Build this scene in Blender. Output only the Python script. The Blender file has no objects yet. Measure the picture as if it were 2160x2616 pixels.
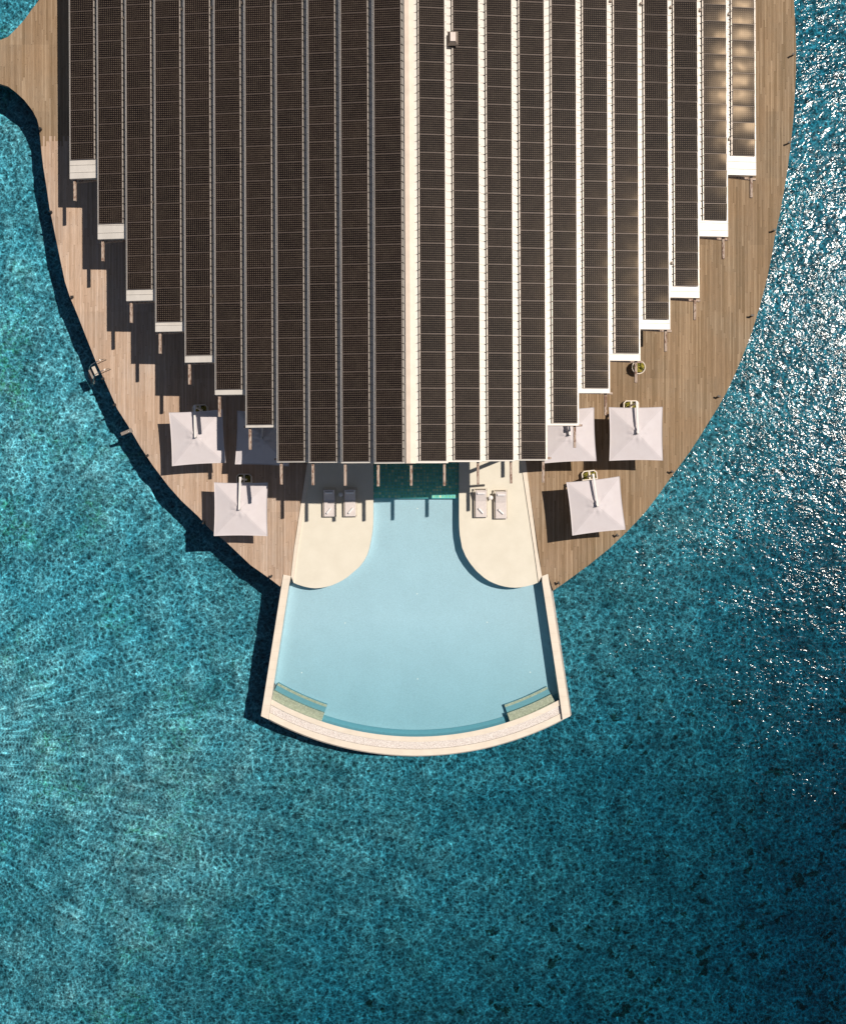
import bpy, bmesh, math, random
from mathutils import Vector, Matrix, noise
from mathutils.geometry import tessellate_polygon
random.seed(7)
R = math.radians
sc = bpy.context.scene
COL = sc.collection
H, S = 75.0, 37.1                    # camera height above the deck, picture pixels per metre at deck level

# ---------------------------------------------------------------- camera, sky, sun, exposure
cam = bpy.data.cameras.new("camera"); camo = bpy.data.objects.new("camera", cam); COL.objects.link(camo)
camo.location = (0, 0, H); camo.rotation_euler = (0, 0, 0)
cam.sensor_fit = 'HORIZONTAL'; cam.sensor_width = 36.0; cam.lens = 36.0*H*S/2160.0
cam.clip_start = 0.5; cam.clip_end = 6000
sc.camera = camo
SUNV = Vector((40.4, 16.6, 75)).normalized()
w = bpy.data.worlds.new("World"); sc.world = w; w.use_nodes = True
wn = w.node_tree; bg = wn.nodes['Background']
sky = wn.nodes.new('ShaderNodeTexSky'); sky.sky_type = 'NISHITA'; sky.sun_disc = False
sky.sun_elevation = math.asin(SUNV.z); sky.sun_rotation = math.atan2(SUNV.x, SUNV.y)
sky.air_density = 1.0; sky.dust_density = 0.3
hs = wn.nodes.new('ShaderNodeHueSaturation'); hs.inputs['Saturation'].default_value = 0.75
wn.links.new(sky.outputs[0], hs.inputs['Color']); wn.links.new(hs.outputs[0], bg.inputs[0]); bg.inputs[1].default_value = 0.05
sun = bpy.data.lights.new("sun", 'SUN'); sun.energy = 4.6; sun.angle = R(0.5); sun.color = (1.0, 0.91, 0.80)
suno = bpy.data.objects.new("sun", sun); COL.objects.link(suno)
suno.rotation_euler = SUNV.to_track_quat('Z', 'Y').to_euler(); suno.location = SUNV*90
sc.view_settings.view_transform = 'Standard'; sc.view_settings.look = 'None'
sc.view_settings.gamma = 1; sc.view_settings.exposure = 0.0
sc.render.resolution_x = 845; sc.render.resolution_y = 1024
sc.cycles.transparent_max_bounces = 16
sc.cycles.max_bounces = 8

def P(px, py, z=0.0):                # a measured point of the place, given the height it stands at
    k = (H - z)/H/S
    return Vector(((px - 1080)*k, (1308 - py)*k, z))

# ---------------------------------------------------------------- helpers
def tag(o, label=None, cat=None, group=None, kind=None):
    if label: o['label'] = label
    if cat: o['category'] = cat
    if group: o['group'] = group
    if kind: o['kind'] = kind
    return o
def empty(name, loc=(0,0,0), rot=(0,0,0)):
    o = bpy.data.objects.new(name, None); COL.objects.link(o)
    o.location = loc; o.rotation_euler = rot; o.empty_display_size = 0.3
    return o
def link(name, me, mats, parent=None, loc=None, rot=None):
    for m in (mats if isinstance(mats, (list, tuple)) else [mats]): me.materials.append(m)
    o = bpy.data.objects.new(name, me); COL.objects.link(o)
    if parent: o.parent = parent
    if loc is not None: o.location = loc
    if rot is not None: o.rotation_euler = rot
    return o
class MB:
    def __init__(s): s.bm = bmesh.new()
    def box(s, x0, x1, y0, y1, z0, z1, M=None, mi=0, bev=0.0):
        r = bmesh.ops.create_cube(s.bm, size=1.0); vs = r['verts']
        for v in vs:
            v.co = Vector(((x0+x1)/2 + v.co.x*(x1-x0), (y0+y1)/2 + v.co.y*(y1-y0), (z0+z1)/2 + v.co.z*(z1-z0)))
        fs = set(f for v in vs for f in v.link_faces)
        for f in fs: f.material_index = mi
        if bev > 0:
            es = list(set(e for v in vs for e in v.link_edges))
            g = bmesh.ops.bevel(s.bm, geom=es, offset=bev, segments=2, affect='EDGES', profile=0.5)
            vs = list(set(v for f in g['faces'] for v in f.verts))
            for f in g['faces']: f.material_index = mi
            vs = list(set(vs) | set(v for f in fs if f.is_valid for v in f.verts))
        if M is not None:
            for v in vs: v.co = M @ v.co
        return s
    def beam(s, a, b, wd, ht, mi=0):          # rectangular bar between two points
        a = Vector(a); b = Vector(b); d = b - a; L = d.length
        M = Matrix.Translation(a) @ d.to_track_quat('Y', 'Z').to_matrix().to_4x4()
        return s.box(-wd/2, wd/2, 0, L, -ht/2, ht/2, M, mi)
    def tube(s, pts, r, seg=8, mi=0, taper=None):
        pts = [Vector(p) for p in pts]; rings = []
        for i, p in enumerate(pts):
            d = (pts[min(i+1, len(pts)-1)] - pts[max(i-1, 0)]).normalized()
            q = d.to_track_quat('Z', 'Y'); rr = r if taper is None else r*(1 + (taper-1)*i/(len(pts)-1))
            rings.append([s.bm.verts.new(p + q @ Vector((rr*math.cos(2*math.pi*k/seg), rr*math.sin(2*math.pi*k/seg), 0))) for k in range(seg)])
        for A, B in zip(rings, rings[1:]):
            for k in range(seg):
                f = s.bm.faces.new((A[k], A[(k+1) % seg], B[(k+1) % seg], B[k])); f.material_index = mi; f.smooth = True
        f = s.bm.faces.new(rings[0][::-1]); f.material_index = mi
        f = s.bm.faces.new(rings[-1]); f.material_index = mi
        return s
    def lathe(s, prof, seg=32, c=(0,0,0), mi=0, smooth=True):
        rings = []
        for r_, z in prof:
            rings.append([s.bm.verts.new(Vector(c) + Vector((max(r_, 1e-4)*math.cos(2*math.pi*k/seg), max(r_, 1e-4)*math.sin(2*math.pi*k/seg), z))) for k in range(seg)])
        for A, B in zip(rings, rings[1:]):
            for k in range(seg):
                f = s.bm.faces.new((A[k], A[(k+1) % seg], B[(k+1) % seg], B[k])); f.smooth = smooth; f.material_index = mi
        return s
    def prism(s, pts, z0, z1, mi=0, side=None):       # pts: xy outline, z1 may be a function(x, y)
        zf = z1 if callable(z1) else (lambda x, y: z1)
        top = [s.bm.verts.new((p[0], p[1], zf(p[0], p[1]))) for p in pts]
        bot = [s.bm.verts.new((p[0], p[1], z0)) for p in pts]
        n = len(pts)
        for tri in tessellate_polygon([[Vector((p[0], p[1], 0)) for p in pts]]):
            s.bm.faces.new([top[i] for i in tri]).material_index = mi
            s.bm.faces.new([bot[i] for i in tri[::-1]]).material_index = mi
        for i in range(n):
            g = s.bm.faces.new((top[i], bot[i], bot[(i+1) % n], top[(i+1) % n])); g.material_index = mi if side is None else side
        return s
    def mesh(s, name):
        bmesh.ops.recalc_face_normals(s.bm, faces=s.bm.faces[:])
        me = bpy.data.meshes.new(name); s.bm.to_mesh(me); s.bm.free(); return me
    def build(s, name, mats, parent=None, loc=None, rot=None):
        return link(name, s.mesh(name), mats, parent, loc, rot)
def copy_tree(o, parent=None):
    c = o.copy(); COL.objects.link(c)
    if parent: c.parent = parent
    for ch in [x for x in sc.objects if x.parent == o]: copy_tree(ch, c)
    return c

# ---------------------------------------------------------------- material helpers
class G:
    def __init__(s, name):
        s.m = bpy.data.materials.new(name); s.m.use_nodes = True; s.t = s.m.node_tree
        s.out = s.t.nodes['Material Output']; s.p = s.t.nodes['Principled BSDF']
        s._oc = None
    def n(s, typ, **kw):
        nd = s.t.nodes.new(typ)
        for k, v in kw.items(): setattr(nd, k, v)
        return nd
    def put(s, inp, v):
        if hasattr(v, 'is_output') or isinstance(v, bpy.types.NodeSocket): s.t.links.new(v, inp)
        else: inp.default_value = v
    def obj(s):
        if s._oc is None: s._oc = s.n('ShaderNodeTexCoord').outputs['Object']
        return s._oc
    def math(s, op, a, b=0.0, c=0.0):
        nd = s.n('ShaderNodeMath', operation=op)
        s.put(nd.inputs[0], a); s.put(nd.inputs[1], b); s.put(nd.inputs[2], c)
        return nd.outputs[0]
    def vmul(s, v, k):
        nd = s.n('ShaderNodeVectorMath', operation='MULTIPLY'); s.put(nd.inputs[0], v); s.put(nd.inputs[1], k); return nd.outputs[0]
    def vadd(s, v, k):
        nd = s.n('ShaderNodeVectorMath', operation='ADD'); s.put(nd.inputs[0], v); s.put(nd.inputs[1], k); return nd.outputs[0]
    def sep(s, v):
        nd = s.n('ShaderNodeSeparateXYZ'); s.put(nd.inputs[0], v); return nd.outputs
    def comb(s, x, y, z=0.0):
        nd = s.n('ShaderNodeCombineXYZ'); s.put(nd.inputs[0], x); s.put(nd.inputs[1], y); s.put(nd.inputs[2], z); return nd.outputs[0]
    def noise(s, v, scale, detail=3.0, rough=0.5, dist=0.0):
        nd = s.n('ShaderNodeTexNoise'); s.put(nd.inputs['Vector'], v); s.put(nd.inputs['Scale'], scale)
        nd.inputs['Detail'].default_value = detail; nd.inputs['Roughness'].default_value = rough; nd.inputs['Distortion'].default_value = dist
        return nd.outputs
    def white(s, v):
        nd = s.n('ShaderNodeTexWhiteNoise'); s.put(nd.inputs['Vector'], v); return nd.outputs
    def vor(s, v, scale, feature='F1', rand=1.0):
        nd = s.n('ShaderNodeTexVoronoi', feature=feature); s.put(nd.inputs['Vector'], v); s.put(nd.inputs['Scale'], scale)
        nd.inputs['Randomness'].default_value = rand; return nd.outputs
    def ramp(s, f, stops, interp='LINEAR'):
        nd = s.n('ShaderNodeValToRGB'); cr = nd.color_ramp; cr.interpolation = interp
        while len(cr.elements) < len(stops): cr.elements.new(0.5)
        for e, (p, c) in zip(cr.elements, stops):
            e.position = p; e.color = (c, c, c, 1) if isinstance(c, (int, float)) else (c[0], c[1], c[2], 1)
        s.put(nd.inputs[0], f); return nd.outputs[0]
    def mix(s, f, a, b, mode='MIX'):
        nd = s.n('ShaderNodeMix', data_type='RGBA', blend_type=mode)
        s.put(nd.inputs[0], f)
        for i, v in ((6, a), (7, b)):
            if isinstance(v, tuple) and len(v) == 3: v = (*v, 1)
            s.put(nd.inputs[i], v)
        return nd.outputs[2]
    def mapr(s, v, a, b, c, d):
        nd = s.n('ShaderNodeMapRange'); s.put(nd.inputs[0], v)
        for i, x in enumerate((a, b, c, d)): s.put(nd.inputs[i+1], x)
        return nd.outputs[0]
    def bump(s, h, dist, strength=1.0, normal=None):
        nd = s.n('ShaderNodeBump'); s.put(nd.inputs['Height'], h); nd.inputs['Distance'].default_value = dist; nd.inputs['Strength'].default_value = strength
        if normal is not None: s.put(nd.inputs['Normal'], normal)
        return nd.outputs[0]
    def set(s, col=None, rough=None, metal=None, spec=None, normal=None, coat=None, coatr=None):
        p = s.p.inputs
        if col is not None: s.put(p['Base Color'], (*col, 1) if isinstance(col, tuple) and len(col) == 3 else col)
        if rough is not None: s.put(p['Roughness'], rough)
        if metal is not None: s.put(p['Metallic'], metal)
        if spec is not None: s.put(p['Specular IOR Level'], spec)
        if normal is not None: s.put(p['Normal'], normal)
        if coat is not None: s.put(p['Coat Weight'], coat)
        if coatr is not None: s.put(p['Coat Roughness'], coatr)
        return s.m

def m_plain(name, col, rough=0.5, metal=0.0, var=0.12, scale=3.0, spec=0.5, bump=0.0, bs=40):
    g = G(name); v = g.obj()
    n1 = g.noise(v, scale, 5, 0.6)[0]
    f = g.mapr(n1, 0.3, 0.7, 1-var, 1+var)
    c = g.mix(1.0, col, g.comb(f, f, f), 'MULTIPLY')
    nrm = g.bump(g.noise(v, bs, 4, 0.6)[0], bump) if bump else None
    return g.set(c, rough, metal, spec, nrm)

# weathered planks running along Y
def m_deck():
    g = G('weathered_timber_planks'); v = g.obj(); x, y, z = g.sep(v)
    wd, ln = 0.105, 4.6
    ci = g.math('FLOOR', g.math('DIVIDE', x, wd)); fx = g.math('FRACT', g.math('DIVIDE', x, wd))
    r1 = g.white(g.comb(ci, 3.0))[0]
    yy = g.math('ADD', g.math('DIVIDE', y, ln), g.math('MULTIPLY', r1, 7.0))
    ri = g.math('FLOOR', yy); fy = g.math('FRACT', yy)
    wc = g.white(g.comb(ci, ri, 1.0))
    # larger bays of planks that aged alike
    bay = g.white(g.comb(g.math('FLOOR', g.math('DIVIDE', g.math('ADD', ci, g.math('MULTIPLY', r1, 3)), 9.0)), g.math('FLOOR', g.math('DIVIDE', y, 4.6)), 5.0))[0]
    grain = g.noise(g.comb(g.math('MULTIPLY', x, 60.0), g.math('MULTIPLY', y, 1.2), g.math('MULTIPLY', wc[0], 40.0)), 1.0, 4, 0.6)[0]
    blot = g.noise(v, 0.35, 4, 0.6)[0]
    # left-to-right light difference put into the plank colour: paler left, browner right
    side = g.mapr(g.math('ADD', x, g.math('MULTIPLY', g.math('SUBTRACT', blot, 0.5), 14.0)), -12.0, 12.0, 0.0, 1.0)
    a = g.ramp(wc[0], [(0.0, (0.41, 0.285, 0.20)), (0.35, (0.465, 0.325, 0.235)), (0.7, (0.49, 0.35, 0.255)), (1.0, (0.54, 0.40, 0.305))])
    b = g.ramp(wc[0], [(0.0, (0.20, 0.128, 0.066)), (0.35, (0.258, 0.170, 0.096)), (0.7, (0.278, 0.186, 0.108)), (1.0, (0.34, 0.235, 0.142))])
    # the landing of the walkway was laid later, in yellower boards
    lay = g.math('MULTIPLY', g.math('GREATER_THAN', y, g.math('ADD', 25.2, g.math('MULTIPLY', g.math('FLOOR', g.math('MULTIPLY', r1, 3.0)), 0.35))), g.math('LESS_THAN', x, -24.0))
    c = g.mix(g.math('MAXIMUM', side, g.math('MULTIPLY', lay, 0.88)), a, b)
    f = g.mapr(grain, 0.3, 0.7, 0.76, 1.22); c = g.mix(1.0, c, g.comb(f, f, f), 'MULTIPLY')
    f = g.mapr(bay, 0.0, 1.0, 0.92, 1.09); c = g.mix(1.0, c, g.comb(f, f, f), 'MULTIPLY')
    grey = g.mapr(g.noise(v, 0.22, 5, 0.65)[0], 0.42, 0.66, 0.0, 0.9)
    c = g.mix(grey, c, g.mix(1.0, c, (0.97, 1.06, 1.17), 'MULTIPLY'))
    st = g.mapr(g.noise(v, 1.7, 4, 0.7)[0], 0.62, 0.74, 0.0, 0.25); c = g.mix(st, c, (0.15, 0.10, 0.07))
    gap = g.math('MAXIMUM', g.math('LESS_THAN', fx, 0.055), g.math('LESS_THAN', fy, 0.0025))
    c = g.mix(gap, c, (0.03, 0.02, 0.015))
    h = g.math('ADD', g.math('MULTIPLY', g.math('SUBTRACT', 1.0, gap), 1.0), g.math('MULTIPLY', grain, 0.3))
    return g.set(c, 0.68, 0, 0.25, g.bump(h, 0.004, 0.7))

def m_old_beam():                    # timber with flaking white finish
    g = G('flaking_painted_timber'); v = g.obj()
    vv = g.vmul(v, (9.0, 3.0, 9.0))
    n = g.noise(vv, 1.0, 6, 0.7)[0]
    c = g.mix(g.mapr(n, 0.42, 0.50, 0, 1), (0.18, 0.10, 0.07), (0.43, 0.34, 0.28))
    c = g.mix(g.mapr(g.noise(v, 5, 3)[0], 0.55, 0.75, 0, 0.7), c, (0.30, 0.20, 0.15))
    return g.set(c, 0.8, 0, 0.2, g.bump(n, 0.01))

def m_roof():                        # pale coated metal sheet
    g = G('coated_metal_sheet'); v = g.obj()
    n = g.noise(g.vmul(v, (1.0, 0.4, 1.0)), 1.6, 6, 0.65)[0]
    c = g.ramp(n, [(0.3, (0.58, 0.545, 0.50)), (0.7, (0.66, 0.62, 0.575))])
    st = g.mapr(g.noise(v, 9, 5, 0.7)[0], 0.6, 0.8, 0, 0.25); c = g.mix(st, c, (0.40, 0.37, 0.33))
    return g.set(c, g.mapr(n, 0.3, 0.7, 0.42, 0.52), 0.1, 0.35, g.bump(g.noise(v, 2.5, 3)[0], 0.004))

def m_panel():                       # 12 x 8 pseudo-square cells behind glass
    g = G('solar_cells_under_glass'); v = g.obj(); x, y, z = g.sep(v)
    oi = g.n('ShaderNodeObjectInfo').outputs['Random']
    px, py = 1.52/12, 1.035/8
    fx = g.math('ABSOLUTE', g.math('SUBTRACT', g.math('FRACT', g.math('ADD', g.math('DIVIDE', x, px), 0.5)), 0.5))   # 0 at a cell border
    fy = g.math('ABSOLUTE', g.math('SUBTRACT', g.math('FRACT', g.math('ADD', g.math('DIVIDE', y, py), 0.5)), 0.5))
    line = g.math('MAXIMUM', g.math('LESS_THAN', fx, 0.022), g.math('LESS_THAN', fy, 0.026))
    dia = g.math('LESS_THAN', g.math('ADD', fx, fy), 0.15)
    cell = g.white(g.comb(g.math('FLOOR', g.math('DIVIDE', x, px)), g.math('FLOOR', g.math('DIVIDE', y, py)), g.math('MULTIPLY', oi, 91.0)))[0]
    base = g.mix(oi, (0.0072, 0.0052, 0.0056), (0.0125, 0.0084, 0.0078))
    f = g.mapr(cell, 0, 1, 0.8, 1.25); base = g.mix(1.0, base, g.comb(f, f, f), 'MULTIPLY')
    c = g.mix(line, base, (0.085, 0.068, 0.057)); c = g.mix(dia, c, (0.29, 0.22, 0.16))
    wv = g.vadd(v, g.comb(g.math('MULTIPLY', oi, 50.0), g.math('MULTIPLY', oi, 31.0), 0.0))
    hgt = g.math('ADD', g.math('MULTIPLY', g.noise(wv, 0.7, 1.0, 0.5)[0], 0.016),
                 g.math('MULTIPLY', g.math('ADD', g.math('MULTIPLY', x, x), g.math('MULTIPLY', y, g.math('MULTIPLY', y, 2.0))), -0.016))   # the glass bows a little
    dust = g.mapr(g.noise(wv, 1.3, 4, 0.6)[0], 0.45, 0.8, 0.0, 0.03); c = g.mix(dust, c, (0.4, 0.33, 0.25))
    g.p.inputs['Specular Tint'].default_value = (1.0, 0.74, 0.48, 1)
    return g.set(c, 0.19, 0, 0.024, g.bump(hgt, 1.0), 0.11, 0.46)

def m_terrace():
    g = G('cream_terrazzo'); v = g.obj()
    n = g.noise(v, 0.8, 5, 0.6)[0]
    c = g.ramp(n, [(0.3, (0.66, 0.615, 0.515)), (0.7, (0.72, 0.675, 0.575))])
    sp = g.noise(v, 55, 3, 0.7)[0]; f = g.mapr(sp, 0.3, 0.7, 0.93, 1.06); c = g.mix(1.0, c, g.comb(f, f, f), 'MULTIPLY')
    return g.set(c, 0.7, 0, 0.3)
def m_coping():
    g = G('cream_stone_coping'); v = g.obj(); x, y, z = g.sep(v)
    c = g.ramp(g.noise(v, 1.3, 5, 0.6)[0], [(0.3, (0.68, 0.60, 0.50)), (0.7, (0.77, 0.685, 0.58))])
    j = g.math('LESS_THAN', g.math('FRACT', g.math('DIVIDE', g.math('ADD', y, 60.0), 0.62)), 0.02)
    c = g.mix(g.math('MULTIPLY', j, 0.5), c, (0.45, 0.36, 0.29))
    return g.set(c, 0.65, 0, 0.3)
def m_pebble():
    g = G('white_pebbles'); v = g.obj()
    vo = g.vor(v, 17.0); c = g.ramp(g.sep(vo['Color'])[0], [(0, (0.72, 0.63, 0.58)), (1, (0.90, 0.84, 0.79))])
    f = g.mapr(vo['Distance'], 0.3, 0.85, 1.0, 0.72); c = g.mix(1.0, c, g.comb(f, f, f), 'MULTIPLY')
    return g.set(c, 0.7, 0, 0.3, g.bump(g.math('SUBTRACT', 1.0, vo['Distance']), 0.03))
def m_mosaic(name, cols, dark, sz=0.28, jointw=0.1):
    g = G(name); v = g.obj(); x, y, z = g.sep(v)
    a = g.math('DIVIDE', x, sz); b = g.math('DIVIDE', y, sz)
    r = g.white(g.comb(g.math('FLOOR', a), g.math('FLOOR', b), 2.0))
    c = g.ramp(r[0], cols)
    j = g.math('MAXIMUM', g.math('LESS_THAN', g.math('FRACT', a), jointw), g.math('LESS_THAN', g.math('FRACT', b), jointw))
    sm = g.white(g.comb(g.math('FLOOR', g.math('DIVIDE', x, 0.04)), g.math('FLOOR', g.math('DIVIDE', y, 0.04)), 8.0))[0]
    f = g.mapr(sm, 0, 1, 0.75, 1.25); c = g.mix(1.0, c, g.comb(f, f, f), 'MULTIPLY')
    c = g.mix(j, c, dark)
    return g.set(c, 0.35, 0, 0.5)
def m_pool_floor():
    g = G('pale_blue_pool_mosaic'); v = g.obj(); x, y, z = g.sep(v)
    f0 = g.mapr(y, -15.5, 0.5, 0.0, 1.0)  # water-depth darkening towards the weir put into the tile colour
    c = g.mix(f0, (0.15, 0.345, 0.40), (0.45, 0.54, 0.60))
    sm = g.white(g.comb(g.math('FLOOR', g.math('DIVIDE', x, 0.045)), g.math('FLOOR', g.math('DIVIDE', y, 0.045)), 8.0))[0]
    f = g.mapr(sm, 0, 1, 0.93, 1.07); c = g.mix(1.0, c, g.comb(f, f, f), 'MULTIPLY')
    f = g.mapr(g.noise(v, 0.5, 3)[0], 0.3, 0.7, 0.97, 1.03); c = g.mix(1.0, c, g.comb(f, f, f), 'MULTIPLY')
    return g.set(c, 0.5, 0, 0.3)

def water_mat(name, sig, dist1, dist2, rough, caustic):
    g = G(name); v = g.obj(); g.t.nodes.remove(g.p)
    n1 = g.noise(g.vmul(v, (1.0, 1.45, 1.0)), 1.1, 2.0, 0.5, 0.7)[0]
    n2 = g.noise(g.vmul(v, (1.0, 1.3, 1.0)), 4.0, 1.5, 0.5, 0.9)[0]
    if caustic:
        gust = g.mapr(g.noise(g.vmul(v, (1.0, 1.6, 1.0)), 0.16, 3, 0.6, 0.5)[0], 0.36, 0.64, 0.30, 1.45)
        sx = g.sep(v)           # livelier water on the windward side
        wind = g.mapr(g.math('ADD', g.math('MULTIPLY', sx[0], 0.6), g.math('MULTIPLY', sx[1], 0.8)), -14.0, 26.0, 0.42, 1.18)
        n2 = g.math('MULTIPLY', n2, g.math('MULTIPLY', gust, wind)); n1 = g.math('MULTIPLY', n1, wind)
    nr = g.bump(n1, dist1); nr = g.bump(n2, dist2, 1.0, nr)
    col = (1, 1, 1, 1)
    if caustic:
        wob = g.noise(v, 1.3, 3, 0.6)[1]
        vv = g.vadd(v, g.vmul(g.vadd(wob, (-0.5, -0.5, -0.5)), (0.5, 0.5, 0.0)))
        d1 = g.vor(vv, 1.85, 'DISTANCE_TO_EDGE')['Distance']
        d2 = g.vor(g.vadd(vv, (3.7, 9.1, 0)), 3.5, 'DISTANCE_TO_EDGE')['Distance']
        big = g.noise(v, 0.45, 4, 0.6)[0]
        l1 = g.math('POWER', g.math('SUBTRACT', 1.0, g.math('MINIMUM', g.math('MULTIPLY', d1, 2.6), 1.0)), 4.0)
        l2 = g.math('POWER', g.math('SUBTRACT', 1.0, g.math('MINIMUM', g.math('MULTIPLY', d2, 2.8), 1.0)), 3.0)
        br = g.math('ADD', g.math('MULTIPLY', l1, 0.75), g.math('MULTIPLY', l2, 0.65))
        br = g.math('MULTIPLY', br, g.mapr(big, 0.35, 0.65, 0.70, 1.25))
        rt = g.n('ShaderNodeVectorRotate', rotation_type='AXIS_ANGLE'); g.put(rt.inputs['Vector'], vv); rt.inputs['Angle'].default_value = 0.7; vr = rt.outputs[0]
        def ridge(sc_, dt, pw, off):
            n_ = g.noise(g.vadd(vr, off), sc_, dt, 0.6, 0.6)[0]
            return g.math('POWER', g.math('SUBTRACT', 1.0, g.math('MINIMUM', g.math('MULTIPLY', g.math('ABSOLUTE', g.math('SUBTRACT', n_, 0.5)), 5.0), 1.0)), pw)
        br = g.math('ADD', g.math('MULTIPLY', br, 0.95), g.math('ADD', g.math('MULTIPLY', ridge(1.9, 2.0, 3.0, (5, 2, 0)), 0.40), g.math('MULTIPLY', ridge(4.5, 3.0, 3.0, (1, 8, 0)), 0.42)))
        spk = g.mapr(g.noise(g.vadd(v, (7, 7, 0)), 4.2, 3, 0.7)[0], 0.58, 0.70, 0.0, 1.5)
        lens = g.math('ADD', g.math('ADD', 0.19, spk), g.math('MULTIPLY', br, 1.30))       # painted caustics: the bright light net is put into the transparent colour
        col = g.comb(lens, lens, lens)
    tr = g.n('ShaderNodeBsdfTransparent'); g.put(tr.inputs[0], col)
    gl = g.n('ShaderNodeBsdfGlossy'); gl.inputs['Roughness'].default_value = rough; g.put(gl.inputs['Normal'], nr)
    fr = g.n('ShaderNodeFresnel'); fr.inputs[0].default_value = 1.37; g.put(fr.inputs['Normal'], nr)
    mx = g.n('ShaderNodeMixShader'); g.put(mx.inputs[0], fr.outputs[0]); g.put(mx.inputs[1], tr.outputs[0]); g.put(mx.inputs[2], gl.outputs[0])
    g.t.links.new(mx.outputs[0], g.out.inputs['Surface'])
    den = max(sig); ab = g.n('ShaderNodeVolumeAbsorption')
    ab.inputs['Color'].default_value = (1 - sig[0]/den, 1 - sig[1]/den, 1 - sig[2]/den, 1); ab.inputs['Density'].default_value = den
    g.t.links.new(ab.outputs[0], g.out.inputs['Volume'])
    return g.m

def m_seabed():
    g = G('rubble_and_sand_seabed'); v = g.obj(); x, y, z = g.sep(v)
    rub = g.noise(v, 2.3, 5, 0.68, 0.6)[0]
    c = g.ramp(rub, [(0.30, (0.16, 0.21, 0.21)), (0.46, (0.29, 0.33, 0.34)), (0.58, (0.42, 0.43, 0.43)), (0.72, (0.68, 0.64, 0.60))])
    alg = g.mapr(g.noise(v, 0.16, 5, 0.62)[0], 0.52, 0.64, 0.0, 0.65)
    loc = g.mapr(g.noise(v, 2.6, 5, 0.75)[0], 0.46, 0.60, 0.0, 1.0)
    c = g.mix(g.math('MULTIPLY', alg, g.math('MULTIPLY', loc, g.mapr(x, -26.0, -8.0, 1.0, 0.2))), c, (0.13, 0.30, 0.10))
    # coral heads, more of them on the seaward side
    thr = g.mapr(g.math('SUBTRACT', g.math('MULTIPLY', x, 0.7), y), -10.0, 48.0, 0.78, 0.60)
    cor = g.math('GREATER_THAN', g.noise(v, 0.9, 4, 0.6)[0], thr)
    c = g.mix(g.math('MULTIPLY', cor, 0.85), c, (0.035, 0.045, 0.02))
    # deeper water's darkening put into the ground colour, stronger to the lower right
    dk = g.mapr(g.math('ADD', g.math('MULTIPLY', g.math('SUBTRACT', x, y), 0.8), g.math('MULTIPLY', g.noise(v, 0.09, 3)[0], 16.0)), -16.0, 46.0, 1.0, 0.42)
    c = g.mix(1.0, c, g.comb(dk, dk, dk), 'MULTIPLY')
    return g.set(c, 0.9, 0, 0.1, g.bump(rub, 0.12))

M = dict(
 deck=m_deck(), beam=m_old_beam(), roof=m_roof(), panel=m_panel(), terrace=m_terrace(), coping=m_coping(), pebble=m_pebble(),
 floor=m_pool_floor(), seabed=m_seabed(),
 mosaic=m_mosaic('green_gold_mosaic', [(0, (0.14, 0.46, 0.28)), (0.4, (0.24, 0.60, 0.36)), (0.75, (0.42, 0.68, 0.44)), (1.0, (0.85, 0.80, 0.42))], (0.15, 0.58, 0.58), 0.22, 0.30),
 bench=m_mosaic('olive_gold_mosaic', [(0, (0.34, 0.35, 0.26)), (0.5, (0.39, 0.39, 0.29)), (1.0, (0.45, 0.44, 0.34))], (0.32, 0.31, 0.20), 0.09, 0.08),
 poolwall=m_plain('blue_pool_wall_mosaic', (0.10, 0.27, 0.33), 0.5, var=0.06, scale=8),
 step=m_plain('blue_step_mosaic', (0.13, 0.30, 0.355), 0.5, var=0.06, scale=8),
 frame=m_plain('anodised_panel_frame', (0.17, 0.13, 0.11), 0.5, 0.2),
 rail=m_plain('galvanised_cable_rail', (0.54, 0.48, 0.42), 0.45, 0.3, 0.25, 6),
 darkmetal=m_plain('dark_bronze_metal', (0.05, 0.045, 0.04), 0.5, 0.5),
 ridge=m_plain('tan_ridge_flashing', (0.76, 0.63, 0.52), 0.5, 0.0, 0.08, 1.5),
 steel=m_plain('brushed_stainless_steel', (0.55, 0.56, 0.56), 0.25, 1.0),
 hood=m_plain('brown_grey_vent_hood', (0.24, 0.19, 0.155), 0.55, 0.1),
 hoodtop=m_plain('pale_vent_cap', (0.72, 0.62, 0.56), 0.5, 0.0),
 white=m_plain('white_powder_coat', (0.78, 0.74, 0.71), 0.45, 0.0, 0.05),
 cream=m_plain('cream_planter_paint', (0.74, 0.65, 0.55), 0.55, 0.0, 0.08),
 cushion=m_plain('light_grey_cushion', (0.64, 0.58, 0.56), 0.9, 0, 0.06, 6, 0.1, 0.004, 30),
 pillow=m_plain('white_pillow_cloth', (0.80, 0.77, 0.77), 0.9, 0, 0.05, 6, 0.1),
 towel=m_plain('white_towel', (0.82, 0.80, 0.80), 0.95, 0, 0.05, 12, 0.1, 0.006, 80),
 wicker=m_plain('beige_lounger_frame', (0.55, 0.48, 0.40), 0.6, 0, 0.1, 20),
 fascia=m_plain('weathered_deck_fascia', (0.22, 0.17, 0.13), 0.75, 0, 0.3, 2),
 concrete=m_plain('grey_concrete', (0.36, 0.33, 0.30), 0.8, 0, 0.2, 1.5),
 soil=m_plain('dark_soil', (0.035, 0.03, 0.015), 0.95, 0, 0.5, 20),
 shelf_wood=m_plain('grey_weathered_board', (0.26, 0.22, 0.19), 0.75, 0, 0.25, 4),
)
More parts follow.
